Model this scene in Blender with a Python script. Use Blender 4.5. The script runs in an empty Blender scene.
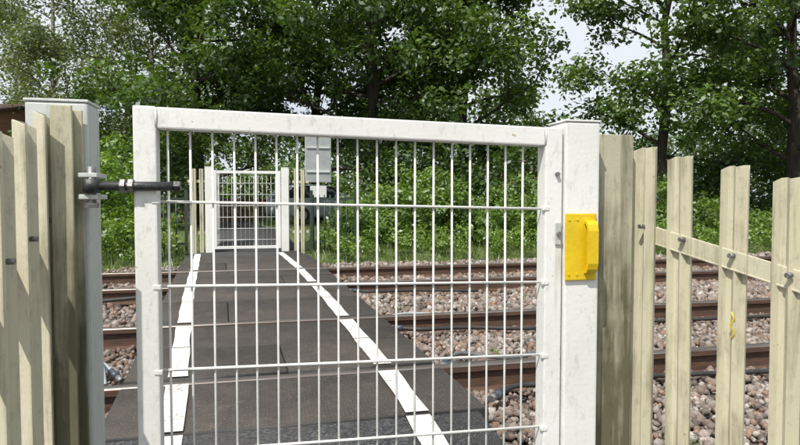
import bpy, bmesh, math, random
import numpy as np
from mathutils import Vector, Matrix
random.seed(5); RNG=np.random.default_rng(11)
scene=bpy.context.scene
COL=scene.collection
CA,SA=math.cos(math.radians(12.8)),math.sin(math.radians(12.8))
def at(X,d):      # site survey: (offset to the right, distance ahead) -> track aligned x,y
    return (CA*X+SA*d, -SA*X+CA*d)
# ------------------------------------------------------------------ materials
def newmat(name):
    m=bpy.data.materials.new(name); m.use_nodes=True
    nt=m.node_tree; b=nt.nodes['Principled BSDF']; return m,nt,b
def L(nt,a,b): nt.links.new(a,b)
def coords(nt,scale=(1,1,1),rot=(0,0,0)):
    tc=nt.nodes.new('ShaderNodeTexCoord'); mp=nt.nodes.new('ShaderNodeMapping')
    mp.inputs['Scale'].default_value=scale; mp.inputs['Rotation'].default_value=rot
    L(nt,tc.outputs['Object'],mp.inputs[0]); return mp.outputs[0]
def noise(nt,vec,scale,detail=6,rough=.6):
    n=nt.nodes.new('ShaderNodeTexNoise'); n.inputs['Scale'].default_value=scale
    n.inputs['Detail'].default_value=detail; n.inputs['Roughness'].default_value=rough
    L(nt,vec,n.inputs['Vector']); return n.outputs['Fac']
def ramp(nt,fac,p0,p1,c0=(0,0,0,1),c1=(1,1,1,1)):
    r=nt.nodes.new('ShaderNodeValToRGB'); e=r.color_ramp.elements
    e[0].position=p0;e[1].position=p1;e[0].color=c0;e[1].color=c1
    L(nt,fac,r.inputs[0]); return r.outputs[0]
def mix(nt,fac,a,b,mode='MIX'):
    m=nt.nodes.new('ShaderNodeMix'); m.data_type='RGBA'; m.blend_type=mode
    if hasattr(fac,'links'): L(nt,fac,m.inputs[0])
    else: m.inputs[0].default_value=fac
    for i,v in ((6,a),(7,b)):
        if hasattr(v,'links'): L(nt,v,m.inputs[i])
        else: m.inputs[i].default_value=(*v[:3],1)
    return m.outputs[2]
def math_(nt,op,a,b=0.0):
    m=nt.nodes.new('ShaderNodeMath'); m.operation=op
    for i,v in ((0,a),(1,b)):
        if hasattr(v,'links'): L(nt,v,m.inputs[i])
        else: m.inputs[i].default_value=v
    return m.outputs[0]
def bump(nt,b,h,dist,strength=1):
    n=nt.nodes.new('ShaderNodeBump'); n.inputs['Distance'].default_value=dist; n.inputs['Strength'].default_value=strength
    L(nt,h,n.inputs['Height']); L(nt,n.outputs[0],b.inputs['Normal'])
def simple(name,c1,c2,scale=8,rough=.7,bd=.002,metal=0,stretch=(1,1,1),p=(.35,.65)):
    m,nt,b=newmat(name); v=coords(nt,stretch); f=noise(nt,v,scale)
    L(nt,mix(nt,ramp(nt,f,*p),c1,c2),b.inputs['Base Color'])
    b.inputs['Roughness'].default_value=rough; b.inputs['Metallic'].default_value=metal
    if bd: bump(nt,b,noise(nt,v,scale*6,4),bd)
    return m
def painted(name,base,stain,amount,low=None,rough=.5,rustspots=True):
    m,nt,b=newmat(name)
    s=noise(nt,coords(nt,(34,34,2.2)),1.0,6,.65)
    g=noise(nt,coords(nt),4.5,4,.6)
    f=math_(nt,'ADD',math_(nt,'MULTIPLY',s,.62),math_(nt,'MULTIPLY',g,.38))
    if low:
        sep=nt.nodes.new('ShaderNodeSeparateXYZ'); L(nt,coords(nt),sep.inputs[0])
        mr=nt.nodes.new('ShaderNodeMapRange'); mr.inputs['From Min'].default_value=low[0]; mr.inputs['From Max'].default_value=low[1]
        mr.inputs['To Min'].default_value=low[2]; mr.inputs['To Max'].default_value=0
        L(nt,sep.outputs[2],mr.inputs['Value']); f=math_(nt,'ADD',f,mr.outputs[0])
    msk=ramp(nt,f,.60-amount,.74-amount*.6)
    c=mix(nt,math_(nt,'MULTIPLY',msk,.85),base,stain)
    fine=ramp(nt,noise(nt,coords(nt,(1,1,.4)),60,5,.7),.54,.72)
    c=mix(nt,math_(nt,'MULTIPLY',fine,.32),c,tuple(x*.45 for x in stain))
    tone=ramp(nt,noise(nt,coords(nt),2.2,3),.3,.7,(.86,.87,.86,1),(1,1,1,1))
    c=mix(nt,1,c,tone,'MULTIPLY')
    if rustspots:
        rs=ramp(nt,noise(nt,coords(nt),38,2,.5),.74,.78)
        c=mix(nt,math_(nt,'MULTIPLY',rs,.7),c,(.30,.16,.04))
    L(nt,c,b.inputs['Base Color']); b.inputs['Roughness'].default_value=rough
    bump(nt,b,noise(nt,coords(nt),90,3),.0006)
    return m
M={}
M['cream']=painted('paint_cream_weathered',(.61,.575,.43),(.16,.14,.07),.10)
M['cream2']=painted('paint_cream_algae',(.50,.47,.34),(.07,.068,.03),.12,(0.1,1.0,.32),rustspots=False)
M['gatewhite']=painted('paint_gate_white',(.80,.80,.77),(.42,.40,.32),.0,rough=.4)
M['wire']=painted('paint_wire_white',(.78,.78,.75),(.40,.38,.30),.0,rough=.35)
M['galv']=painted('galvanised_post',(.58,.61,.59),(.33,.34,.30),.05,rough=.45,rustspots=False)
M['yellow']=simple('paint_yellow',(.76,.55,.012),(.64,.44,.01),14,.38,.0008)
M['steel']=simple('dark_steel',(.05,.052,.055),(.11,.11,.11),40,.45,.001,.7)
M['bolt']=simple('zinc_bolt',(.30,.30,.31),(.16,.15,.14),60,.45,.001,.6)
M['rust']=simple('rail_rust',(.115,.06,.036),(.055,.035,.026),9,.85,.002,0,(1,6,6))
M['head']=simple('rail_head_polished',(.26,.24,.23),(.12,.09,.075),5,.36,0,.6,(.5,20,4))
M['concrete']=simple('sleeper_concrete',(.23,.20,.17),(.12,.10,.085),10,.9,.004)
M['black']=simple('rubber_black',(.02,.02,.02),(.035,.034,.032),20,.6,.001)
M['cable']=simple('cable_grey',(.13,.14,.15),(.07,.08,.09),14,.5,.001)
M['hose']=simple('hose_pale',(.42,.46,.48),(.3,.33,.35),14,.5,.001)
M['blue']=simple('plastic_sleeve_slate',(.06,.075,.10),(.04,.05,.07),20,.4,0)
M['bark']=simple('bark',(.075,.058,.043),(.03,.025,.02),6,.95,.02,0,(3,3,.5))
M['birch']=simple('birch_bark',(.42,.40,.36),(.08,.07,.06),5,.9,.01,0,(1,1,4))
M['wood']=simple('weathered_timber',(.20,.145,.09),(.11,.08,.055),7,.9,.004,0,(6,6,.6))
M['greenmetal']=simple('paint_dark_green',(.02,.04,.03),(.035,.05,.035),12,.5,.001)
M['glass']=simple('window_glass',(.03,.035,.04),(.05,.055,.06),2,.08,0)
M['tyre']=M['black']
M['signgrey']=simple('sign_back_grey',(.36,.38,.38),(.28,.30,.30),5,.5,0)
M['signwhite']=simple('sign_white',(.7,.7,.7),(.6,.6,.6),5,.5,0)
M['carpaint']=simple('car_paint_silver',(.56,.63,.69),(.53,.60,.66),5,.25,0,.1)
M['cardark']=simple('car_paint_blue',(.05,.09,.17),(.045,.08,.15),5,.25,0,.3)
M['redlens']=simple('red_lens',(.4,.01,.01),(.3,.01,.01),5,.2,0)
M['upvc']=simple('upvc_white',(.7,.7,.7),(.62,.62,.6),5,.4,0)
M['roof']=simple('roof_tiles',(.13,.075,.055),(.08,.05,.042),5,.85,.02,0,(1,1,14))
m,nt,b=newmat('brick_wall'); br=nt.nodes.new('ShaderNodeTexBrick'); 
L(nt,coords(nt,(1,1,1),(math.radians(90),0,0)),br.inputs['Vector'])
br.inputs['Color1'].default_value=(.36,.15,.085,1);br.inputs['Color2'].default_value=(.26,.10,.06,1);br.inputs['Mortar'].default_value=(.3,.27,.23,1)
br.inputs['Scale'].default_value=4.4; br.inputs['Brick Width'].default_value=1.0; br.inputs['Row Height'].default_value=.33; br.inputs['Mortar Size'].default_value=.04
L(nt,br.outputs['Color'],b.inputs['Base Color']); b.inputs['Roughness'].default_value=.9; M['brick']=m
# asphalt
m,nt,b=newmat('asphalt'); v=coords(nt)
vo=nt.nodes.new('ShaderNodeTexVoronoi'); vo.inputs['Scale'].default_value=110; L(nt,v,vo.inputs['Vector'])
sp=nt.nodes.new('ShaderNodeSeparateColor'); L(nt,vo.outputs['Color'],sp.inputs[0])
c=mix(nt,ramp(nt,sp.outputs[0],.35,1),(.028,.03,.034),(.12,.12,.125))
c=mix(nt,ramp(nt,noise(nt,v,3),.4,.7),c,(.055,.053,.05)); L(nt,c,b.inputs['Base Color'])
b.inputs['Roughness'].default_value=.9; bump(nt,b,vo.outputs['Distance'],.006); M['asphalt']=m
# deck
m,nt,b=newmat('deck_composite'); v=coords(nt)
w1=nt.nodes.new('ShaderNodeTexWave'); w1.inputs['Scale'].default_value=15; w1.inputs['Distortion'].default_value=.25; L(nt,coords(nt,(1,1,0),(0,0,math.radians(52))),w1.inputs[0])
w2=nt.nodes.new('ShaderNodeTexWave'); w2.inputs['Scale'].default_value=15; w2.inputs['Distortion'].default_value=.25; L(nt,coords(nt,(1,1,0),(0,0,math.radians(-52))),w2.inputs[0])
dm=math_(nt,'MAXIMUM',math_(nt,'POWER',w1.outputs['Fac'],5),math_(nt,'POWER',w2.outputs['Fac'],5))
c=mix(nt,ramp(nt,noise(nt,v,1.6,9,.72),.35,.65),(.030,.026,.024),(.070,.058,.048))
c=mix(nt,ramp(nt,noise(nt,coords(nt,(1,.35,1)),9,6,.7),.48,.75),c,(.022,.020,.018))
c=mix(nt,math_(nt,'MULTIPLY',dm,.26),c,(.10,.086,.074))
c=mix(nt,ramp(nt,noise(nt,v,5,7,.75),.57,.78),c,(.125,.10,.08))
c=mix(nt,ramp(nt,noise(nt,v,130,2,.5),.66,.72),c,(.17,.155,.14))
oi=nt.nodes.new('ShaderNodeAttribute'); oi.attribute_name='tone'; c=mix(nt,1,c,oi.outputs['Color'],'MULTIPLY')
L(nt,c,b.inputs['Base Color']); b.inputs['Roughness'].default_value=.68; bump(nt,b,dm,.003); M['deck']=m
# road paint
m,nt,b=newmat('line_paint'); v=coords(nt)
wr=math_(nt,'ADD',math_(nt,'MULTIPLY',noise(nt,v,6,4),.4),math_(nt,'MULTIPLY',noise(nt,v,55,6,.8),.6))
c=mix(nt,ramp(nt,wr,.54,.62),(.66,.66,.63),(.13,.12,.11))
c=mix(nt,math_(nt,'MULTIPLY',ramp(nt,noise(nt,v,3.3,5),.4,.7),.5),c,(.36,.345,.31))
L(nt,c,b.inputs['Base Color']); b.inputs['Roughness'].default_value=.7; bump(nt,b,wr,.003); M['line']=m
# ground
m,nt,b=newmat('ground'); v=coords(nt)
sep=nt.nodes.new('ShaderNodeSeparateXYZ'); L(nt,v,sep.inputs[0])
yy=math_(nt,'ADD',sep.outputs[1],math_(nt,'MULTIPLY',noise(nt,v,1.3),1.2))
isgrass=ramp(nt,math_(nt,'MULTIPLY',yy,.01),.098,.104)
vor=nt.nodes.new('ShaderNodeTexVoronoi'); vor.inputs['Scale'].default_value=19; L(nt,v,vor.inputs['Vector'])
sp=nt.nodes.new('ShaderNodeSeparateColor'); L(nt,vor.outputs['Color'],sp.inputs[0])
stone=mix(nt,sp.outputs[0],(.12,.10,.085),(.27,.235,.21)); stone=mix(nt,ramp(nt,vor.outputs['Distance'],.3,.75),stone,(.05,.042,.036))
gr=mix(nt,noise(nt,v,9,8,.7),(.045,.08,.02),(.14,.18,.055))
L(nt,mix(nt,isgrass,stone,gr),b.inputs['Base Color']); b.inputs['Roughness'].default_value=.95
bump(nt,b,noise(nt,v,20,6),.03); M['ground']=m
# foliage
m,nt,b=newmat('foliage'); nt.nodes.remove(b)
a=nt.nodes.new('ShaderNodeAttribute'); a.attribute_name='tone'
d_=nt.nodes.new('ShaderNodeBsdfDiffuse'); L(nt,a.outputs['Color'],d_.inputs[0])
t=nt.nodes.new('ShaderNodeBsdfTranslucent'); L(nt,mix(nt,1,a.outputs['Color'],(1.6,1.7,.55),'MULTIPLY'),t.inputs[0])
gl_=nt.nodes.new('ShaderNodeBsdfGlossy'); gl_.inputs['Roughness'].default_value=.42; gl_.inputs[0].default_value=(.85,.9,1,1)
ms=nt.nodes.new('ShaderNodeMixShader'); ms.inputs[0].default_value=.36; L(nt,d_.outputs[0],ms.inputs[1]); L(nt,t.outputs[0],ms.inputs[2])
m2=nt.nodes.new('ShaderNodeMixShader'); m2.inputs[0].default_value=.045; L(nt,ms.outputs[0],m2.inputs[1]); L(nt,gl_.outputs[0],m2.inputs[2])
L(nt,m2.outputs[0],nt.nodes['Material Output'].inputs[0]); M['leaf']=m
m,nt,b=newmat('ballast_stone'); a=nt.nodes.new('ShaderNodeAttribute'); a.attribute_name='tone'
c=mix(nt,1,a.outputs['Color'],ramp(nt,noise(nt,coords(nt),70,5,.7),.3,.7,(.6,.59,.57,1),(1.2,1.2,1.2,1)),'MULTIPLY'); L(nt,c,b.inputs['Base Color'])
b.inputs['Roughness'].default_value=.9; b.inputs['Specular IOR Level'].default_value=.2; M['stone']=m
# ------------------------------------------------------------------ mesh helpers
def link(o,parent=None):
    COL.objects.link(o)
    if parent: o.parent=parent
    return o
def empty(name,loc=(0,0,0)):
    e=bpy.data.objects.new(name,None); e.empty_display_size=.2; COL.objects.link(e); return e
def fastmesh(name,V,nper,mat,colors=None,parent=None,smooth=False,F=None):
    V=np.asarray(V,dtype=np.float32).reshape(-1,3)
    if F is None: F=np.arange(len(V),dtype=np.int32).reshape(-1,nper)
    F=np.asarray(F,dtype=np.int32)
    me=bpy.data.meshes.new(name); n=len(F)
    me.vertices.add(len(V)); me.vertices.foreach_set('co',V.ravel())
    me.loops.add(n*nper); me.loops.foreach_set('vertex_index',F.ravel())
    me.polygons.add(n); me.polygons.foreach_set('loop_start',np.arange(0,n*nper,nper,dtype=np.int32))
    me.update(calc_edges=True)
    if smooth: me.polygons.foreach_set('use_smooth',np.ones(n,dtype=bool))
    if colors is not None:
        a=me.color_attributes.new('tone','FLOAT_COLOR','POINT')
        c=np.ones((len(V),4),dtype=np.float32); c[:,:3]=colors; a.data.foreach_set('color',c.ravel())
    me.materials.append(mat)
    return link(bpy.data.objects.new(name,me),parent)
class MB:
    def __init__(s): s.bm=bmesh.new(); s.mats=[]
    def mi(s,mat):
        if mat not in s.mats: s.mats.append(mat)
        return s.mats.index(mat)
    def box(s,lo,hi,mat,bev=0,M4=None):
        r=bmesh.ops.create_cube(s.bm,size=1); vs=r['verts']
        for v in vs:
            v.co=Vector([(lo[i]+hi[i])/2+v.co[i]*(hi[i]-lo[i]) for i in range(3)])
        fs=list({f for v in vs for f in v.link_faces})
        if bev:
            es=list({e for f in fs for e in f.edges})
            rr=bmesh.ops.bevel(s.bm,geom=es,offset=bev,segments=2,affect='EDGES',profile=.6)
            vs=list({v for f in rr['faces'] for v in f.verts}|{v for v in vs if v.is_valid}); fs=list({f for v in vs for f in v.link_faces})
        k=s.mi(mat)
        for f in fs: f.material_index=k
        if M4 is not None:
            for v in vs: v.co=M4@v.co
        return vs
    def tube(s,pts,rad,mat,sides=8,caps=True,smooth=True):
        pts=[Vector(p) for p in pts]; n=len(pts)
        if not hasattr(rad,'__len__'): rad=[rad]*n
        rings=[];k=s.mi(mat); up=Vector((0,0,1))
        prev=None
        for i,p in enumerate(pts):
            t=(pts[min(i+1,n-1)]-pts[max(i-1,0)]).normalized()
            if prev is None:
                a=t.cross(up); 
                if a.length<.05: a=t.cross(Vector((1,0,0)))
                a.normalize()
            else: a=(prev-t*prev.dot(t)).normalized()
            prev=a; b_=t.cross(a)
            rings.append([s.bm.verts.new(p+(a*math.cos(2*math.pi*j/sides)+b_*math.sin(2*math.pi*j/sides))*rad[i]) for j in range(sides)])
        for i in range(n-1):
            for j in range(sides):
                f=s.bm.faces.new((rings[i][j],rings[i][(j+1)%sides],rings[i+1][(j+1)%sides],rings[i+1][j])); f.material_index=k; f.smooth=smooth
        if caps:
            for r in (rings[0][::-1],rings[-1]):
                f=s.bm.faces.new(r); f.material_index=k
    def prism(s,poly,axis,a,b,mat):
        def mk(p,t):
            c=[0,0,0]; o=[i for i in range(3) if i!=axis]; c[o[0]]=p[0]; c[o[1]]=p[1]; c[axis]=t; return s.bm.verts.new(c)
        A=[mk(p,a) for p in poly]; B=[mk(p,b) for p in poly]; k=s.mi(mat); n=len(poly); fs=[]
        for i in range(n): fs.append(s.bm.faces.new((A[i],A[(i+1)%n],B[(i+1)%n],B[i])))
        fs.append(s.bm.faces.new(A[::-1])); fs.append(s.bm.faces.new(B))
        for f in fs: f.material_index=k
        return A+B
    def done(s,name,parent=None):
        bmesh.ops.recalc_face_normals(s.bm,faces=s.bm.faces[:])
        me=bpy.data.meshes.new(name); s.bm.to_mesh(me); s.bm.free()
        for m_ in s.mats: me.materials.append(m_)
        return link(bpy.data.objects.new(name,me),parent)
# ------------------------------------------------------------------ terrain
def gz(u,v):
    xs=[-60,-3,.6,1.7,2.35,2.9,8.4,9.1,9.9,10.6,14,60,400]
    zs=[-.55,-.5,-.42,-.26,-.19,-.165,-.165,-.17,-.16,-.03,.0,.0,.0]
    return np.interp(v,xs,zs)+.02*np.sin(u*1.7+v*2.1)*np.sin(v*1.3)*(1-np.clip((v-12)/3,0,1)) - .004
us=np.concatenate([np.linspace(-400,-30,12),np.linspace(-28,30,90),np.linspace(34,400,12)])
vs_=np.concatenate([np.linspace(-200,-6,8),np.linspace(-5,16,85),np.linspace(18,60,12),np.linspace(80,500,8)])
U,Vv=np.meshgrid(us,vs_); Z=gz(U,Vv); P=np.stack([U,Vv,Z],-1).reshape(-1,3)
nu=len(us); F=[(j*nu+i,j*nu+i+1,(j+1)*nu+i+1,(j+1)*nu+i) for j in range(len(vs_)-1) for i in range(nu-1)]
fastmesh('ground',P,4,M['ground'],F=F,smooth=True)
# ------------------------------------------------------------------ railway tracks
def rail(mb,v0,u0,u1):
    web=[(v0-.07,-.159),(v0+.07,-.159),(v0+.07,-.148),(v0+.012,-.132),(v0+.009,-.05),(v0+.033,-.038),(v0+.034,-.008),(v0-.034,-.008),(v0-.033,-.038),(v0-.009,-.05),(v0-.012,-.132),(v0-.07,-.148)]
    mb.prism(web,0,u0,u1,M['rust'])
    hd=[(v0-.033,-.0075),(v0+.033,-.0075),(v0+.028,-.001),(v0+.015,.002),(v0-.015,.002),(v0-.028,-.001)]
    mb.prism(hd,0,u0,u1,M['head'])
RV=[3.07,4.505,6.48,7.915]
for k in (0,2):
    t=empty('railway_track')
    for j in (0,1):
        mb=MB(); rail(mb,RV[k+j],-70,110); mb.done('rail_%d'%(j+1),t)
    mb=MB(); c=(RV[k]+RV[k+1])/2
    u=-14.0
    while u<24:
        if not(-1.1<u<.95):
            mb.box((u-.13,c-1.25,-.32),(u+.13,c+1.25,-.162+random.uniform(-.004,.002)),M['concrete'],.015)
            for j in (0,1):
                for s in (-1,1):
                    mb.box((u-.045,RV[k+j]+s*.105-.035,-.165),(u+.045,RV[k+j]+s*.105+.035,-.125),M['rust'],.01)
        u+=.65
    mb.done('sleepers',t)
# ------------------------------------------------------------------ deck
def ledge(v): return -.66-.68*(v-2.4)/7.6
def redge(v): return .95-.27*(v-2.4)/7.6
deck=empty('crossing_deck')
segs=[(2.40,3.03),(3.155,3.78),(3.788,4.41),(4.55,5.48),(5.488,6.44),(6.565,7.19),(7.198,7.82),(7.96,8.9),(8.908,9.9)]
Vd=[];Fd=[];Cd=[];Md=[]
for si,(a,b_) in enumerate(segs):
    cut=random.choice([.32,.66,.5]) if si in (1,3,5,7) else 0
    parts=[(0,1)] if cut==0 else [(0,cut-.0012),(cut+.0012,1)]
    for (t0,t1) in parts:
        tn=random.uniform(.8,1.18)
        q=[]
        for v_,t_ in ((a,t0),(a,t1),(b_,t1),(b_,t0)):
            q.append((ledge(v_)+(redge(v_)-ledge(v_))*t_,v_))
        z=random.uniform(-.004,.001); k=len(Vd)
        ins=.005; cx=sum(p[0] for p in q)/4; cy=sum(p[1] for p in q)/4
        for p in q: Vd.append((p[0],p[1],-.15))
        for p in q: Vd.append((p[0],p[1],z-.006))
        for p in q: Vd.append((p[0]+math.copysign(ins,cx-p[0]),p[1]+math.copysign(ins,cy-p[1]),z))
        for j in range(4):
            n_=(j+1)%4; Fd.append((k+j,k+n_,k+4+n_,k+4+j)); Fd.append((k+4+j,k+4+n_,k+8+n_,k+8+j)); Md+=[1,1]
        Fd.append((k+8,k+9,k+10,k+11)); Md.append(0); Cd+=[(tn,tn*.985,tn*.97)]*12
o=fastmesh('deck_panels',Vd,4,M['deck'],colors=np.array(Cd),parent=deck,F=Fd)
o.data.materials.append(M['black']); o.data.polygons.foreach_set('material_index',np.array(Md,dtype=np.int32))
mb=MB()
for rv in RV:
    g_=1 if rv in (RV[0],RV[2]) else -1
    for s in (-1,1):
        if s==g_: lo,hi,z=rv+s*.036,rv+s*.083,-.045
        else: lo,hi,z=rv+s*.0355,rv+s*.0395,-.004
        mb.box((ledge(rv)+.01,min(lo,hi),-.12),(redge(rv)-.01,max(lo,hi),z),M['black'])
mb.done('flangeway_rubber',deck)
def strip(name,pts,mat,z_of,th=0):
    V=[];F=[]
    for i,(l,r,v_) in enumerate(pts):
        V+= [(l,v_,z_of(v_)),(r,v_,z_of(v_)),(r+.06,v_,z_of(v_)-.25),(l-.06,v_,z_of(v_)-.25)]
    for i in range(len(pts)-1):
        k=4*i; F+=[(k,k+1,k+5,k+4),(k+1,k+2,k+6,k+5),(k+3,k,k+4,k+7)]
    return fastmesh(name,V,4,mat,F=F)
az=lambda v_: float(np.interp(v_,[-60,-2,1.4,2.1,2.39],[-.50,-.45,-.17,-.035,-.012]))
strip('footpath',[(-.9,.9,-8),(-.9,.9,-2),(-.85,.9,0),(-.75,.9,1),(-.7,.9,1.4),(-.68,.9,1.8),(-.66,.9,2.1),(-.66,.9,2.39)],M['asphalt'],az)
fz=lambda v_: float(np.interp(v_,[9.9,12,60],[-.004,.03,.03]))
strip('footpath',[(-1.35,.62,9.912),(-1.2,.5,10.6),(-1.2,.5,12.6),(-1.5,.5,16),(-2.6,-.4,22),(-4,-1.5,30),(-5,-2.5,32.9)],M['asphalt'],fz)
strip('road',[(-90,90,33.0),(-90,90,39.5)],M['asphalt'],lambda v:.036)
def lx(v_): return float(np.interp(v_,[1.2,2.1,2.6,4,6,10.3],[-.36,-.375,-.40,-.56,-.77,-1.17]))
def rx(v_): return float(np.interp(v_,[1.2,2.0,3.1,5.3,8,10.3],[.60,.625,.62,.545,.40,.21]))
V=[];F=[]
for f_ in (lx,rx):
    for (a,b_) in [(1.2,1.8),(1.8,2.1),(2.1,2.392)]+segs+[(9.91,10.35)]:
        n=4
        for i in range(n):
            g_=.003 if a>2.39 else 0
            v0=a+g_+(b_-a-2*g_)*i/n; v1=a+g_+(b_-a-2*g_)*(i+1)/n; k=len(V)
            for vv in (v0,v1):
                z=(az(vv) if vv<2.4 else (fz(vv) if vv>9.9 else 0))+.005
                w=.051+.004*math.sin(vv*9)
                V+=[(f_(vv)-w,vv,z),(f_(vv)+w,vv,z)]
            F.append((k,k+1,k+3,k+2))
fastmesh('path_edge_lines',V,4,M['line'],F=F)
# ------------------------------------------------------------------ ballast
ico=bmesh.new(); bmesh.ops.create_icosphere(ico,subdivisions=1,radius=1); IV=np.array([v.co[:] for v in ico.verts]); IF=np.array([[v.index for v in f.verts] for f in ico.faces]); ico.free()
def stones(regions):
    vs=[];cs=[]
    for (u0,u1,v0,v1,n,r) in regions:
        u=RNG.uniform(u0,u1,n); v=RNG.uniform(v0,v1,n)
        le=ledge(v); re=redge(v)
        ok=~((u>le-.005)&(u<re+.005)&(v>2.38)&(v<9.92)) & ~((u>-.72)&(u<.92)&(v<2.4))
        for rv in RV: ok&=~(np.abs(v-rv)<.055+r*.5)
        u,v=u[ok],v[ok]; m=len(u)
        rad=r*RNG.uniform(.5,1.4,(m,1,1)); sc=RNG.uniform(.55,1.2,(m,1,3))
        base=IV[None]*RNG.uniform(.68,1.25,(m,12,1))*sc*rad
        a=RNG.uniform(0,6.28,m); b=RNG.uniform(-1.2,1.2,m)
        ca,sa,cb,sb=np.cos(a),np.sin(a),np.cos(b),np.sin(b)
        x=base[:,:,0]*ca[:,None]-base[:,:,1]*sa[:,None]; y=base[:,:,0]*sa[:,None]+base[:,:,1]*ca[:,None]; z=base[:,:,2]
        y2=y*cb[:,None]-z*sb[:,None]; z2=y*sb[:,None]+z*cb[:,None]
        hump=.02*np.sin(u*2.3+1)*np.cos(v*3.1)+.012*np.sin(u*7+v*5)
        zz=gz(u,v)+RNG.uniform(-.004,.03,m)+hump*.6+.012
        vs.append(np.stack([x+u[:,None],y2+v[:,None],z2+zz[:,None]],-1).reshape(-1,3))
        pal=np.array([(.28,.24,.215),(.35,.31,.28),(.20,.165,.145),(.27,.185,.14),(.42,.39,.365),(.13,.115,.105)])
        ci=pal[RNG.choice(6,m,p=[.27,.2,.16,.18,.09,.10])]*RNG.uniform(.7,1.2,(m,1))
        dr=np.min(np.abs(v[:,None]-np.array(RV)[None]),1); k=np.exp(-dr/.26)[:,None]*.65
        ci=ci*(1-k)+np.array([.155,.092,.058])*k
        cs.append(np.repeat(ci,12,0))
    Vn=np.concatenate(vs); Cn=np.concatenate(cs); n=len(Vn)//12
    Fn=(IF[None]+(np.arange(n)*12)[:,None,None]).reshape(-1,3)
    fastmesh('ballast',Vn,3,M['stone'],colors=Cn,F=Fn)
stones([(-2.6,-.6,1.5,4.6,6500,.023),(.9,4.5,1.5,4.6,15000,.023),(-7,-.8,4.5,9.6,10000,.031),(.6,9,4.5,9.6,22000,.030),(4.5,14,2.4,9.6,16000,.038),(14,40,3,10,9000,.055),(-20,-5,3,10,7000,.045)])
# ------------------------------------------------------------------ foliage
def clearing(cl,zt=2.0):
    """the footpath and the street beyond the crossing are kept clear of low growth"""
    out=[]
    for c in cl:
        X=c[0]*CA-c[1]*SA; d=c[0]*SA+c[1]*CA
        if 13<d<36 and -.36*d< X < -.07*d and c[2]-c[3]*.8<(.92+(zt-.92)*d/22): continue
        out.append(c)
    return out
def leaves(name,cl,per,size,c_dark,c_light,parent=None,flat=.75,aspect=.55,droop=0,upb=.4,mat=None):
    cl=np.asarray(cl,dtype=float); n=len(cl)
    wt=cl[:,3]**1.5; cnt=np.maximum(4,(per*n*wt/wt.sum()).astype(int)); idx=np.repeat(np.arange(n),cnt); m=len(idx)
    g=RNG.normal(size=(m,3)); g/=np.linalg.norm(g,axis=1,keepdims=True); rr=RNG.uniform(.15,1.1,(m,1))**.6
    off=g*rr*cl[idx,3:4]; off[:,2]*=flat
    if droop: off[:,2]-=droop*RNG.uniform(0,1,m)*cl[idx,3]
    c=cl[idx,:3]+off
    nrm=RNG.normal(size=(m,3)); nrm[:,2]=np.abs(nrm[:,2])+upb; nrm+=g*.5; nrm/=np.linalg.norm(nrm,axis=1,keepdims=True)
    t=RNG.normal(size=(m,3)); a=np.cross(nrm,t); a/=np.linalg.norm(a,axis=1,keepdims=True); b=np.cross(nrm,a)
    s=size*RNG.uniform(.55,1.25,(m,1)); 
    V=np.stack([c-a*s,c-b*s*aspect+nrm*s*.12,c+a*s,c+b*s*aspect+nrm*s*.12],1)
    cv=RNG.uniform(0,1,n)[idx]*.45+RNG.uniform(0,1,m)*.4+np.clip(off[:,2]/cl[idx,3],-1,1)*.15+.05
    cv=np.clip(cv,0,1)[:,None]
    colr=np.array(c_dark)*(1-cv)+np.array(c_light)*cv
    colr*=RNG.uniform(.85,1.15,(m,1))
    return fastmesh(name,V.reshape(-1,3),4,mat or M['leaf'],colors=np.repeat(colr,4,0),parent=parent)
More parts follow.
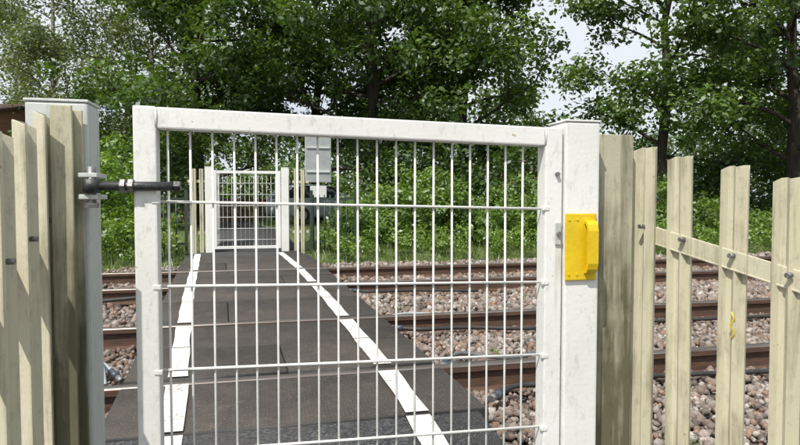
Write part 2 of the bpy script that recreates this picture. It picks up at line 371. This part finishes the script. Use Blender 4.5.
def tree(name,X,d,h,spread,nleaf,size,cd,cl,cb=.15,tr=.22,lean=(0,0),seed=1,bark='bark',nl=26,droop=0,crad=(.45,.95),sub=5,shape=1.0,z0=0):
    r=random.Random(seed); bx,by=at(X,d); root=empty(name)
    mb=MB(); pts=[];rad=[]
    N=9
    for i in range(N+1):
        t=i/N; pts.append(Vector((bx+lean[0]*t*h+r.uniform(-.12,.12)*t*2,by+lean[1]*t*h+r.uniform(-.12,.12)*t*2,z0-.2+t*h*.95))); rad.append(tr*(1-t)**.8+.02)
    rad[0]*=1.35
    mb.tube(pts,rad,M[bark],9)
    C=[]
    for i in range(nl):
        t=cb+(1-cb)*((i+.5)/nl); f=t*N; k=min(int(f),N-1); p0=pts[k].lerp(pts[k+1],f-k)
        az_=i*2.399+r.uniform(-.5,.5); prof=math.sin(math.pi*min(1,(.22+.78*(t-cb)/(1-cb))**.85))**.55*(1 if t<.85 else .8)
        ln=spread*prof*r.uniform(.6,1.12)*shape+.4; el=r.uniform(.05,.5)+.5*t
        dirv=Vector((math.cos(az_)*math.cos(el),math.sin(az_)*math.cos(el),math.sin(el)))
        q=[p0];dv=dirv.copy()
        for j in range(5):
            dv=(dv+Vector((r.uniform(-.22,.22),r.uniform(-.22,.22),r.uniform(-.18,.14)-droop*.12))).normalized(); q.append(q[-1]+dv*ln/5)
        r0=max(.018,rad[k]*.42); mb.tube(q,[r0*(1-.85*j/5) for j in range(6)],M[bark],6,False)
        for s in range(sub):
            j=1+int(r.random()*4.4); p=q[min(j,5)]
            sd=(dv+Vector((r.uniform(-1,1),r.uniform(-1,1),r.uniform(-.45,.7)))).normalized(); sl=ln*r.uniform(.22,.45)+.3
            e=[p,p+sd*sl*.5+Vector((0,0,r.uniform(-.1,.1))),p+sd*sl+Vector((0,0,-droop*sl*.5))]
            mb.tube(e,[r0*.35,r0*.22,.006],M[bark],5,False)
            C.append((*e[2],r.uniform(*crad))); 
            if r.random()<.6: C.append((*e[1],r.uniform(*crad)*.8))
        C.append((*q[5],r.uniform(*crad)))
    mb.done('trunk_and_limbs',root)
    C=clearing(C)
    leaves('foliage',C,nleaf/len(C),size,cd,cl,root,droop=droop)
    return root
DK=(.037,.075,.015); LT=(.14,.22,.047)
tree('ash_tree',-7.3,21,13,4.6,40000,.105,DK,LT,cb=.13,seed=3,nl=34)
tree('ash_tree',-3.6,25,14,3.8,28000,.115,(.03,.062,.014),(.12,.19,.04),cb=.2,seed=5,nl=30)
tree('ash_tree',-1.0,20,13,4.2,40000,.105,(.034,.068,.014),(.125,.20,.042),cb=.13,seed=8,nl=34)
tree('ash_tree',2.4,22,14,3.4,40000,.11,DK,LT,cb=.13,seed=12,nl=34)
tree('ash_tree',7.4,16.5,11.5,2.5,24000,.09,(.04,.08,.018),(.155,.245,.052),cb=.20,seed=21,nl=26,tr=.15,lean=(.02,0),crad=(.35,.75))
tree('ash_tree',10.5,15.5,11,2.5,24000,.09,(.037,.078,.016),(.14,.22,.045),cb=.16,seed=23,nl=28,tr=.17,lean=(-.02,0),crad=(.35,.75))
tree('ash_tree',13.9,19,11,3.2,21000,.11,DK,LT,cb=.15,seed=27,nl=26,tr=.2)
BD=(.08,.105,.044);BL=(.21,.255,.115)
tree('birch_tree',-14.2,24,12.5,2.9,21000,.08,BD,BL,cb=.24,seed=31,nl=28,tr=.13,bark='birch',droop=.9,crad=(.4,.85))
tree('birch_tree',-10.6,25,13,2.8,23000,.08,BD,BL,cb=.20,seed=33,nl=28,tr=.12,bark='birch',droop=.9,crad=(.4,.85))
tree('birch_tree',-21,32,12,3.2,15000,.095,BD,BL,cb=.2,seed=36,nl=24,tr=.13,bark='birch',droop=.8)
C=[]
for X in np.arange(-60,70,1.6):
    hh=8.0+1.6*math.sin(X*.31)+1.2*math.sin(X*.83+1)
    if 12.5<X<17: hh=5.6
    if X>=17: hh=7.0+1.2*math.sin(X*.5)
    if X<-14: hh=8.4+1.2*math.sin(X*.6)
    for k in range(13):
        z=RNG.uniform(.4,hh); dd=RNG.uniform(44,52); x_,y_=at(X+RNG.uniform(-1.5,1.5),dd); C.append((x_,y_,z,RNG.uniform(1.1,2.0)))
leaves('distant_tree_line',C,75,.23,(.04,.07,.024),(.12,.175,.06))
# tall garden hedge on the far side of the street
C=[]
for i in range(330):
    x_=RNG.uniform(-9,15); C.append((x_,RNG.uniform(41.2,42.8),RNG.uniform(.2,3.2+.7*math.sin(x_*.9)),RNG.uniform(.45,.85)))
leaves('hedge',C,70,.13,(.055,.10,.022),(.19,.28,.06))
C=[]
for X in np.arange(-13,16,.5):
    for k in range(5):
        x_,y_=at(X,RNG.uniform(16.5,19)); C.append((x_,y_,RNG.uniform(.2,2.5),RNG.uniform(.45,.8)))
C=clearing(C)
leaves('shrub_understorey',C,140,.085,(.03,.06,.014),(.105,.17,.038))
def hedge(name,u0,u1,v0,v1,hf,n,per,size,cd,cl,r=(.18,.36)):
    C=[]
    for i in range(n):
        u=RNG.uniform(u0,u1); v=RNG.uniform(v0,v1); h=hf(u,v); C.append((u,v,RNG.uniform(.0,1)**.8*h,RNG.uniform(*r)))
    return leaves(name,C,per,size,cd,cl)
hedge('hedge',-13,-2.3,11.0,12.8,lambda u,v:1.75+.3*math.sin(u*1.9)+.2*math.sin(u*5),680,85,.05,(.09,.165,.023),(.23,.35,.057))
hedge('bramble_bush',1.5,9,11.0,13.2,lambda u,v:1.0+.3*math.sin(u*2.4)+.18*math.sin(u*6.1+v)+(v-11)*.12,520,78,.05,(.065,.12,.022),(.20,.30,.06),(.14,.32))
hedge('bramble_bush',9,24,11.0,13.2,lambda u,v:.7+.25*math.sin(u*1.4),420,55,.055,(.065,.115,.022),(.19,.28,.06))
hedge('verge_weeds',.9,20,9.75,11.1,lambda u,v:.16+.16*abs(math.sin(u*2.1))+(v-9.7)*.16,620,42,.034,(.08,.15,.022),(.23,.33,.06),(.07,.17))
hedge('verge_weeds',-14,-1.5,9.75,11.1,lambda u,v:.25+.22*abs(math.sin(u*2.1))+(v-9.7)*.3,520,46,.038,(.08,.15,.022),(.23,.33,.06),(.08,.2))
def grass(name,regs,cd,cl,parent=None):
    Vs=[];Cs=[]
    for (u0,u1,v0,v1,n,hmin,hmax) in regs:
        u=RNG.uniform(u0,u1,n);v=RNG.uniform(v0,v1,n);z=gz(u,v)-.01
        ok=~((u>-1.42)&(u<.75)&(v<13)) & ~((v>=13)&(np.abs(u-np.interp(v,[13,16,22,30],[-.4,-.5,-1.5,-2.8]))<1.05)); u,v,z=u[ok],v[ok],z[ok]; n=len(u)
        h=RNG.uniform(hmin,hmax,n)*(.6+.4*np.sin(u*2+v)**2); w=.006+.006*RNG.random(n); a=RNG.uniform(0,6.28,n)
        le=RNG.normal(0,.38,(n,2))*h[:,None]
        b0=np.stack([u-w*np.cos(a),v-w*np.sin(a),z],-1);b1=np.stack([u+w*np.cos(a),v+w*np.sin(a),z],-1);tp=np.stack([u+le[:,0],v+le[:,1],z+h],-1)
        Vs.append(np.stack([b0,b1,tp],1).reshape(-1,3)); k=RNG.random((n,1)); Cs.append(np.repeat(np.array(cd)*(1-k)+np.array(cl)*k,3,0))
    return fastmesh(name,np.concatenate(Vs),3,M['leaf'],colors=np.concatenate(Cs),parent=parent)
grass('grass',[(-14,22,9.7,11.4,16000,.08,.30),(-14,-1.3,9.3,9.9,3000,.05,.2),(.8,22,9.4,9.9,4000,.05,.18),(-9,6,13,30,14000,.08,.22)],(.07,.12,.025),(.26,.31,.10))
C=[(1.75,2.15,-.14,.07),(2.3,2.9,-.12,.05),(3.1,1.95,-.16,.09),(1.5,3.7,-.12,.04),(4.4,3.9,-.12,.06),(1.2,5.4,-.12,.05),(-1.5,2.6,-.13,.05),(2.6,5.6,-.12,.05),(3.9,2.6,-.14,.07),(1.25,2.05,-.16,.06)]
leaves('weeds',C,70,.014,(.07,.13,.02),(.2,.28,.05),aspect=.4)
# ------------------------------------------------------------------ welded mesh gate
def mesh_gate(name,u0,u1,v0,z0,z1,sag,wr,hr,fr=.05,vs=.05,hs=.2):
    g=empty(name); sg=lambda u:-(u-u0)/(u1-u0)*sag
    def shear(vsl):
        for v in vsl: v.co.z+=sg(v.co.x)
    mb=MB(); d=.05
    shear(mb.box((u0,v0,z0),(u0+fr,v0+d,z1),M['gatewhite'],.004))
    shear(mb.box((u1-fr,v0,z0),(u1,v0+d,z1),M['gatewhite'],.004))
    shear(mb.box((u0+fr+.0005,v0+.001,z1-fr),(u1-fr-.0005,v0+d-.001,z1-.001),M['gatewhite'],.004))
    shear(mb.box((u0+fr+.0005,v0+.001,z0+.001),(u1-fr-.0005,v0+d-.001,z0+fr),M['gatewhite'],.004))
    for uu in (u0+fr,u1-fr):
        mb.tube([(uu,v0+.0005,z1-fr+.003+sg(uu)),(uu+.001,v0-.0005,z1-fr*.5+sg(uu)),(uu,v0+.0005,z1-.004+sg(uu))],.0022,M['gatewhite'],6)
    mb.done('frame',g)
    mb=MB(); u=u0+fr+vs*.42
    while u<u1-fr-.01:
        w=random.uniform(-.0015,.0015)
        mb.tube([(u,v0+.028,z0+fr-.005+sg(u)),(u+w,v0+.028,(z0+z1)/2+sg(u)),(u,v0+.028,z1-fr+.003+sg(u))],wr,M['wire'],6); u+=vs
    mb.done('vertical_wires',g)
    mb=MB(); z=z1-.219
    while z>z0+fr:
        mb.tube([(u0+fr-.003,v0+.028-wr-hr+.001,z+sg(u0+fr)),(u1-fr+.003,v0+.028-wr-hr+.001,z+sg(u1-fr))],hr,M['wire'],6)
        for uu in (u0+fr-.012,u1-fr-.006): mb.box((uu,v0+.004-.006,z-.005+sg(uu)),(uu+.018,v0+.012,z+.006+sg(uu)),M['wire'],.002)
        z-=hs
    mb.done('horizontal_wires',g)
    return g
g=mesh_gate('metal_gate',-.300,.774,1.43,-.12,1.137,.022,.0029,.0037)
mb=MB()
mb.tube([(-.385,1.425,.952),(-.30,1.422,.952),(-.205,1.42,.952)],.0105,M['steel'],12)
mb.tube([(-.211,1.42,.952),(-.197,1.42,.952)],.013,M['steel'],6,smooth=False)
for uu in (-.325,-.308): mb.tube([(uu,1.423,.952),(uu+.010,1.423,.952)],.0175,M['bolt'],6,smooth=False)
mb.tube([(-.386,1.425,.905),(-.386,1.425,.995)],.0095,M['bolt'],10)
mb.tube([(-.386,1.425,.936),(-.386,1.425,.968)],.019,M['steel'],14)
mb.tube([(-.386,1.425,.903),(-.386,1.425,.914)],.015,M['bolt'],6,smooth=False)
mb.box((-.412,1.415,.922),(-.372,1.50,.933),M['galv'],.002)
mb.box((-.412,1.415,.971),(-.372,1.50,.981),M['galv'],.002)
mb.done('hinge',g)
mb=MB(); mb.box((.752,1.424,.80),(.768,1.4295,.86),M['galv'],.002); mb.tube([(.76,1.418,.83),(.76,1.43,.83)],.006,M['bolt'],8)
mb.tube([(.757,1.421,.99),(.757,1.43,.99)],.006,M['bolt'],8)
mb.done('latch_plate',g)
p=empty('gate_post'); mb=MB(); mb.box((.780,1.425,-.6),(.882,1.525,1.131),M['gatewhite'],.006); mb.box((.778,1.423,1.1315),(.884,1.527,1.137),M['gatewhite'],.002); mb.done('post',p)
p2=empty('gate_post'); mb=MB(); mb.box((-.545,1.50,-.6),(-.412,1.60,1.149),M['galv'],.006); mb.box((-.547,1.498,1.1495),(-.410,1.602,1.156),M['galv'],.002); mb.done('post',p2)
h=empty('pull_handle'); mb=MB()
mb.box((.777,1.4165,.703),(.870,1.4215,.884),M['yellow'],.003)
prof=[(1.4168,.722),(1.404,.724),(1.397,.734),(1.393,.750),(1.393,.838),(1.397,.854),(1.404,.864),(1.4168,.866)]
inn=[(1.4168,.730),(1.409,.732),(1.403,.740),(1.401,.752),(1.401,.836),(1.403,.848),(1.409,.856),(1.4168,.858)]
k=mb.mi(M['yellow']); R=[]
for uu in (.832,.862):
    R.append(([mb.bm.verts.new((uu,a,b_)) for a,b_ in prof],[mb.bm.verts.new((uu,a,b_)) for a,b_ in inn]))
for i in range(7):
    for qd in ((R[0][0][i],R[0][0][i+1],R[1][0][i+1],R[1][0][i]),(R[0][1][i],R[1][1][i],R[1][1][i+1],R[0][1][i+1]),(R[0][0][i],R[0][1][i],R[0][1][i+1],R[0][0][i+1]),(R[1][0][i],R[1][0][i+1],R[1][1][i+1],R[1][1][i])):
        mb.bm.faces.new(qd).material_index=k
for z in (.72,.868):
    for uu in (.788,.812): mb.tube([(uu,1.4165,z),(uu,1.4145,z)],.0036,M['yellow'],8)
mb.done('plate_and_grip',h)
# ------------------------------------------------------------------ palisade fences
PROF=[(-.035,.012),(-.026,-.010),(-.013,-.011),(0,.006),(.013,-.011),(.026,-.010),(.035,.012)]
def pale(mb,px,py,dirx,diry,z0,z1,mat,wid=1.0,flip=1,tilt=0):
    th=.0028; nx,ny=-diry*flip,dirx*flip
    tops=[-.013,-.003,-.002,-.006,-.002,-.003,-.013]
    k=mb.mi(mat); fr=[];bk=[]
    for i,(a,o) in enumerate(PROF):
        for lst,off in ((fr,0),(bk,th)):
            col=[]
            for z,hd in ((z0,0),(z1-.05,0),(z1+tops[i],1)):
                t=(z-z0)*tilt
                col.append(mb.bm.verts.new((px+dirx*(a*wid+t)+nx*(o+off),py+diry*(a*wid+t)+ny*(o+off),z)))
            lst.append(col)
    def q(a,b,c,d):
        f=mb.bm.faces.new((a,b,c,d)); f.material_index=k
    n=len(PROF)
    for i in range(n-1):
        for j in (0,1):
            q(fr[i][j],fr[i+1][j],fr[i+1][j+1],fr[i][j+1]); q(bk[i+1][j],bk[i][j],bk[i][j+1],bk[i+1][j+1])
        q(fr[i][2],fr[i+1][2],bk[i+1][2],bk[i][2]); q(fr[i+1][0],fr[i][0],bk[i][0],bk[i+1][0])
    for i in (0,n-1):
        for j in (0,1): q(fr[i][j],fr[i][j+1],bk[i][j+1],bk[i][j])
def beam(mb,a,b,w,h,mat):
    a=Vector(a);b=Vector(b);d=(b-a); ln=d.length; M4=Matrix.Translation(a)@d.to_track_quat('X','Z').to_matrix().to_4x4()
    mb.box((0,-w/2,-h/2),(ln,w/2,h/2),mat,.003,M4)
f=empty('palisade_fence')
dx,dy=.36,-.933
mb=MB()
st=[(1.083,1.505,1.078),(1.136,1.40,1.046),(1.180,1.270,1.012),(1.218,1.135,.977),(1.255,1.0,.94),(1.29,.87,.905)]
for i,(a,b_,z) in enumerate(st): pale(mb,a,b_,dx,dy,-.75,z,M['cream'],flip=-1,tilt=random.uniform(-.008,.008))
mb.done('pales',f)
mb=MB()
for zo in (-.235,-1.25):
    beam(mb,(1.06,1.62,1.085+zo),(1.37,.68,.855+zo),.006,.05,M['cream'])
    beam(mb,(1.075,1.624,1.06+zo),(1.385,.684,.83+zo),.04,.006,M['cream'])
mb.done('rails',f)
mb=MB()
for (a,b_,z) in st:
    mb.tube([(a-.024,b_-.006,z-.235),(a-.008,b_-.003,z-.235)],.0065,M['bolt'],10)
mb.done('bolts',f)
mb=MB(); a,b_,z=st[2]; px,py=a-.0085*.933-.002*dx,b_-.0085*.36-.002*dy
mb.tube([(px,py,.63),(px+.003,py-.006,.612),(px-.001,py+.002,.596),(px+.003,py-.007,.575),(px,py-.001,.555)],[.002,.0022,.002,.0022,.0012],M['yellow'],6)
mb.done('paint_mark',f)
mb=MB()
mb.box((.920,1.49,-.7),(1.030,1.499,1.108),M['cream2'],.002); mb.box((.920,1.581,-.7),(1.030,1.59,1.108),M['cream2'],.002); mb.box((.972,1.4995,-.7),(.980,1.5805,1.106),M['cream2'])
mb.box((1.0305,1.56,.80),(1.09,1.566,.86),M['cream'],.002)
mb.done('post',f)
f=empty('palisade_fence')
mb=MB(); st=[(-.478,1.415,1.112),(-.470,1.285,1.078),(-.462,1.155,1.046),(-.455,1.025,1.01),(-.448,.895,.975)]
for i,(a,b_,z) in enumerate(st): pale(mb,a,b_,.06,-.998,-.75,z,M['cream'],flip=1,tilt=random.uniform(-.006,.006))
mb.done('pales',f)
mb=MB()
for zo in (-.235,-1.25):
    beam(mb,(-.512,1.47,1.10+zo),(-.475,.80,.935+zo),.006,.05,M['cream']); beam(mb,(-.53,1.47,1.075+zo),(-.493,.80,.91+zo),.036,.006,M['cream'])
mb.done('rails',f)
mb=MB()
for (a,b_,z) in st: mb.tube([(a+.008,b_,z-.235),(a+.022,b_,z-.235)],.0055,M['bolt'],10)
mb.done('bolts',f)
mb=MB()
mb.box((-.462,1.405,-.7),(-.418,1.413,1.128),M['cream2'],.002); mb.box((-.462,1.478,-.7),(-.418,1.486,1.128),M['cream2'],.002); mb.box((-.444,1.4135,-.7),(-.436,1.4775,1.126),M['cream2'])
mb.done('post',f)
# ------------------------------------------------------------------ far gate with return fences
mesh_gate('metal_gate',-.93,.22,10.6,.06,1.44,.0,.0035,.005,fr=.05,vs=.075)
for (a,b_) in ((-1.07,-.94),(.23,.36)):
    p=empty('gate_post'); mb=MB(); mb.box((a,10.58,-.2),(b_,10.69,1.50),M['gatewhite'],.006); mb.box((a-.003,10.577,1.5005),(b_+.003,10.693,1.508),M['gatewhite'],.002); mb.done('post',p)
for (u,sg) in ((-1.00,1),(.36,-1)):
    f=empty('palisade_fence'); mb=MB()
    for i in range(20): pale(mb,u,10.80+i*.10,0,1,-.1,1.50,M['gatewhite'],flip=sg)
    mb.done('pales',f); mb=MB()
    for z in (.35,1.25): beam(mb,(u-sg*.03,10.72,z),(u-sg*.03,12.9,z),.02,.05,M['cream'])
    mb.done('rails',f)
    f=empty('palisade_fence'); mb=MB()
    for i in range(2): pale(mb,u-sg*(.13+i*.12),10.6,1,0,-.15,1.47,M['cream'],flip=1)
    mb.done('pales',f); mb=MB()
    for z in (.35,1.25): beam(mb,(u-sg*.07,10.64,z),(u-sg*.36,10.64,z),.02,.05,M['cream'])
    mb.done('rails',f)
for (a,b_) in ((-1.95,-1.45),(.80,1.5)):
    f=empty('metal_railing'); mb=MB(); u=a
    while u<=b_:
        mb.tube([(u,10.6,-.1),(u,10.6,1.02)],.014,M['greenmetal'],6); u+=.10
    for z in (.15,.93): mb.box((a-.04,10.585,z),(b_+.04,10.615,z+.035),M['greenmetal'])
    for uu in (a-.06,b_+.04): mb.box((uu,10.57,-.1),(uu+.05,10.63,1.1),M['greenmetal'],.004)
    mb.done('bars',f)
# ------------------------------------------------------------------ sign seen from the back
s=empty('level_crossing_sign'); sx,sy=at(-1.72,12.2)
mb=MB(); mb.tube([(sx,sy,-.1),(sx,sy,2.3)],.035,M['galv'],12); mb.done('pole',s)
mb=MB(); mb.box((sx-.26,sy-.06,1.30),(sx+.26,sy-.05,2.24),M['signgrey'],.004)
mb.box((sx-.27,sy-.049,1.29),(sx+.27,sy-.046,2.25),M['signwhite'])
for z in (1.5,2.0): mb.box((sx-.24,sy-.085,z),(sx+.24,sy-.061,z+.04),M['galv'],.003)
mb.box((sx-.17,sy-.062,.98),(sx+.17,sy-.05,1.22),M['signwhite'],.004)
mb.done('panels',s)
# ------------------------------------------------------------------ trackside cables
def cable(name,pts,r,mat,ends=None):
    c=empty(name); P=[Vector(p) for p in pts]; Q=[]
    for i in range(len(P)-1):
        p0=P[max(i-1,0)];p1=P[i];p2=P[i+1];p3=P[min(i+2,len(P)-1)]
        for k in range(6):
            t=k/6; Q.append(.5*((2*p1)+(p2-p0)*t+(2*p0-5*p1+4*p2-p3)*t*t+(3*p1-p0-3*p2+p3)*t**3))
    Q.append(P[-1]); mb=MB(); mb.tube(Q,r,mat,8)
    for e in (ends or []):
        a=Q[0] if e==0 else Q[-1]; b2=Q[1] if e==0 else Q[-2]; d=(a-b2).normalized()
        mb.tube([a-d*.02,a+d*.05],r*1.5,M['blue'],10); mb.tube([a+d*.05,a+d*.10],r*1.3,M['bolt'],10)
    mb.done('sheath',c)
cable('trackside_cable',[(1.15,2.75,-.07),(1.3,2.85,-.07),(1.6,2.84,-.08),(2.1,2.9,-.09),(3.2,2.82,-.1)],.015,M['black'],[0])
cable('trackside_cable',[(1.05,3.35,-.06),(1.2,3.5,-.06),(1.5,3.4,-.08),(1.9,3.55,-.08),(2.2,3.3,-.1)],.014,M['cable'],[0])
cable('trackside_cable',[(1.08,3.25,-.06),(1.35,3.22,-.05),(1.6,3.3,-.08),(1.8,3.22,-.1)],.018,M['black'],[0])
cable('trackside_cable',[(.98,4.3,-.06),(1.15,4.22,-.06),(1.5,4.3,-.08),(2.0,4.2,-.09),(2.6,4.28,-.1),(5,4.2,-.1)],.016,M['black'],[0])
cable('trackside_cable',[(.98,4.75,-.06),(1.2,4.85,-.06),(1.6,4.75,-.08),(1.9,4.85,-.1)],.012,M['hose'],[0])
cable('trackside_cable',[(.92,6.2,-.06),(1.1,6.1,-.06),(1.6,6.2,-.08),(2.3,6.15,-.1)],.015,M['black'],[0])
cable('trackside_cable',[(-.86,3.5,-.05),(-1.0,3.62,.0),(-1.2,3.5,-.05),(-1.5,3.7,-.1),(-2,3.5,-.1)],.013,M['hose'],[0])
cable('trackside_cable',[(-.85,3.3,-.06),(-.92,3.5,.01),(-1.05,3.8,-.03),(-1.1,4.1,-.1)],.012,M['hose'])
cable('trackside_cable',[(-.9,3.25,-.07),(-1.05,3.4,-.03),(-1.3,3.3,-.06),(-1.6,3.4,-.1)],.014,M['black'],[0])
cable('trackside_cable',[(-1.15,6.2,-.06),(-1.3,6.1,-.04),(-1.9,6.2,-.09),(-3.2,6.15,-.1)],.018,M['black'],[0])
cable('trackside_cable',[(-1.3,8.3,-.05),(-1.5,8.35,-.04),(-2.2,8.3,-.09)],.018,M['black'],[0])
# ------------------------------------------------------------------ houses
def house(name,X,d,w,dep,eave,ridge,rot):
    e=empty(name); mb=MB(); mb.box((-w/2,-dep/2,-.1),(w/2,dep/2,eave),M['brick'])
    for s in (-1,1): mb.prism([(-dep/2,eave+.001),(dep/2,eave+.001),(0,ridge-.08)],0,s*(w/2-.25),s*w/2,M['brick'])
    mb.done('walls',e); mb=MB()
    for s in (-1,1):
        mb.prism([(s*(dep/2+.2),eave-.06),(s*(dep/2+.2),eave+.02),(0,ridge+.1),(0,ridge-.03)],0,-w/2-.2,w/2+.2,M['roof'])
    mb.box((-w/2+.8,-.35,ridge-.4),(-w/2+1.6,.35,ridge+1.0),M['brick']); 
    for s in (-.18,.18): mb.tube([(-w/2+1.2,s,ridge+1.0),(-w/2+1.2,s,ridge+1.3)],.11,M['roof'],10)
    mb.done('roof',e); mb=MB()
    for zz in (.9,3.4):
        if zz+1.1>eave: continue
        for xx in (-w*.32,w*.02,w*.32):
            if zz<2 and xx==w*.02:
                mb.box((xx-.45,-dep/2-.03,0),(xx+.45,-dep/2-.003,2.05),M['upvc']); continue
            mb.box((xx-.65,-dep/2-.04,zz),(xx+.65,-dep/2-.003,zz+1.2),M['upvc']); 
            for s in (-1,1): mb.box((xx+s*.31-.26,-dep/2-.05,zz+.07),(xx+s*.31+.26,-dep/2-.042,zz+1.13),M['glass'])
    mb.done('windows_and_door',e)
    x_,y_=at(X,d); e.location=(x_,y_,0); e.rotation_euler=(0,0,math.radians(rot))
house('brick_house',10.6,43,6,6,2.9,3.6,-14)
house('brick_house',-17.0,23.5,4.4,6,4.0,4.7,-12)
f=empty('wooden_fence'); mb=MB(); x0,y0=at(-8.6,24); 
for i in range(26):
    mb.box((x0-1+i*.155,y0,.02),(x0-1+i*.155+.145,y0+.02,1.0+random.uniform(-.015,.015)),M['wood'])
for z in (.3,.8): mb.box((x0-1,y0+.021,z),(x0+3,y0+.06,z+.08),M['wood'])
mb.done('boards',f)
# ------------------------------------------------------------------ parked cars
def car(name,X,d,rot,mat):
    e=empty(name); mb=MB()
    secs=[(-2.05,.62,.42,.80,.82,.60),(-1.98,.80,.30,.92,.95,.70),(-1.80,.86,.25,.96,1.22,.60),(-1.45,.88,.22,.97,1.44,.58),(-.6,.89,.20,.96,1.50,.60),(.25,.89,.20,.95,1.46,.59),(.85,.88,.21,.94,1.12,.64),(1.1,.88,.22,.93,.96,.70),(1.7,.84,.25,.82,.86,.66),(2.02,.72,.32,.66,.70,.58),(2.12,.55,.40,.55,.57,.50)]
    rings=[]
    for (x,wl,zs,zb,zr,wr_) in secs:
        pr=[(-wl*.9,zs),(-wl,zs+.12),(-wl,(zs+zb)/2+.05),(-wl*.97,zb),(-wr_,zr-.04),(-wr_*.8,zr),(wr_*.8,zr),(wr_,zr-.04),(wl*.97,zb),(wl,(zs+zb)/2+.05),(wl,zs+.12),(wl*.9,zs)]
        rings.append([mb.bm.verts.new((x,a,b_)) for a,b_ in pr])
    kb=mb.mi(mat); kg=mb.mi(M['glass'])
    for i in range(len(rings)-1):
        for j in range(12):
            f=mb.bm.faces.new((rings[i][j],rings[i][(j+1)%12],rings[i+1][(j+1)%12],rings[i+1][j])); f.smooth=True
            gl=(j in(3,7) and 2<=i<=6) or (i in(1,2,5,6) and j==5)
            f.material_index=kg if gl else kb
    for r in (rings[0][::-1],rings[-1]): mb.bm.faces.new(r).material_index=kb
    mb.done('body',e); mb=MB()
    for x in (-1.3,1.3):
        for s in (-1,1):
            mb.tube([(x,s*.70,.31),(x,s*.91,.31)],.31,M['tyre'],24); mb.tube([(x,s*.911,.31),(x,s*.925,.31)],.19,M['galv'],16)
    mb.done('wheels',e); mb=MB()
    for s in (-1,1): mb.box((-2.03,s*.62-.12,.72),(-1.97,s*.62+.12,.92),M['redlens'],.01); mb.box((2.0,s*.5-.14,.56),(2.1,s*.5+.14,.68),M['upvc'],.01)
    mb.box((-2.075,-.26,.5),(-2.055,.26,.61),M['upvc']); mb.done('lamps_and_plate',e)
    x_,y_=at(X,d); e.location=(x_,y_,.04); e.rotation_euler=(0,0,math.radians(rot))
car('parked_car',-3.3,23.5,28,M['carpaint'])
car('parked_car',-4.6,33,10,M['cardark'])
# ------------------------------------------------------------------ light, sky, camera
S=Vector((-.42,-.46,.90)).normalized()
w=bpy.data.worlds.new('World'); scene.world=w; w.use_nodes=True; nt=w.node_tree
bg=nt.nodes['Background']; sky=nt.nodes.new('ShaderNodeTexSky'); sky.sky_type='NISHITA'; sky.sun_disc=False
sky.sun_elevation=math.asin(S.z); sky.sun_rotation=math.atan2(S.x,S.y)
sky.dust_density=2.0
tc=nt.nodes.new('ShaderNodeTexCoord'); n=nt.nodes.new('ShaderNodeTexNoise'); n.inputs['Scale'].default_value=2.2; n.inputs['Detail'].default_value=7
L(nt,tc.outputs['Generated'],n.inputs['Vector']); 
cl=mix(nt,ramp(nt,n.outputs['Fac'],.25,.50,(.4,.4,.4,1),(1,1,1,1)),sky.outputs[0],(7.8,8.3,8.9)); L(nt,cl,bg.inputs[0]); bg.inputs[1].default_value=.108
sun=bpy.data.lights.new('sun','SUN'); sun.energy=5.0; sun.angle=math.radians(.5); sun.color=(1,.95,.87)
so=bpy.data.objects.new('sun',sun); COL.objects.link(so); so.rotation_euler=S.to_track_quat('Z','Y').to_euler()
cam=bpy.data.cameras.new('camera'); cam.lens=26.1; cam.sensor_width=36; cam.clip_start=.05; cam.clip_end=1500
co=bpy.data.objects.new('camera',cam); COL.objects.link(co); co.location=(0,0,.92)
co.rotation_euler=(math.radians(90-2.2),0,math.radians(-12.8)); scene.camera=co
scene.view_settings.view_transform='Standard'; scene.view_settings.look='None'; scene.view_settings.exposure=0
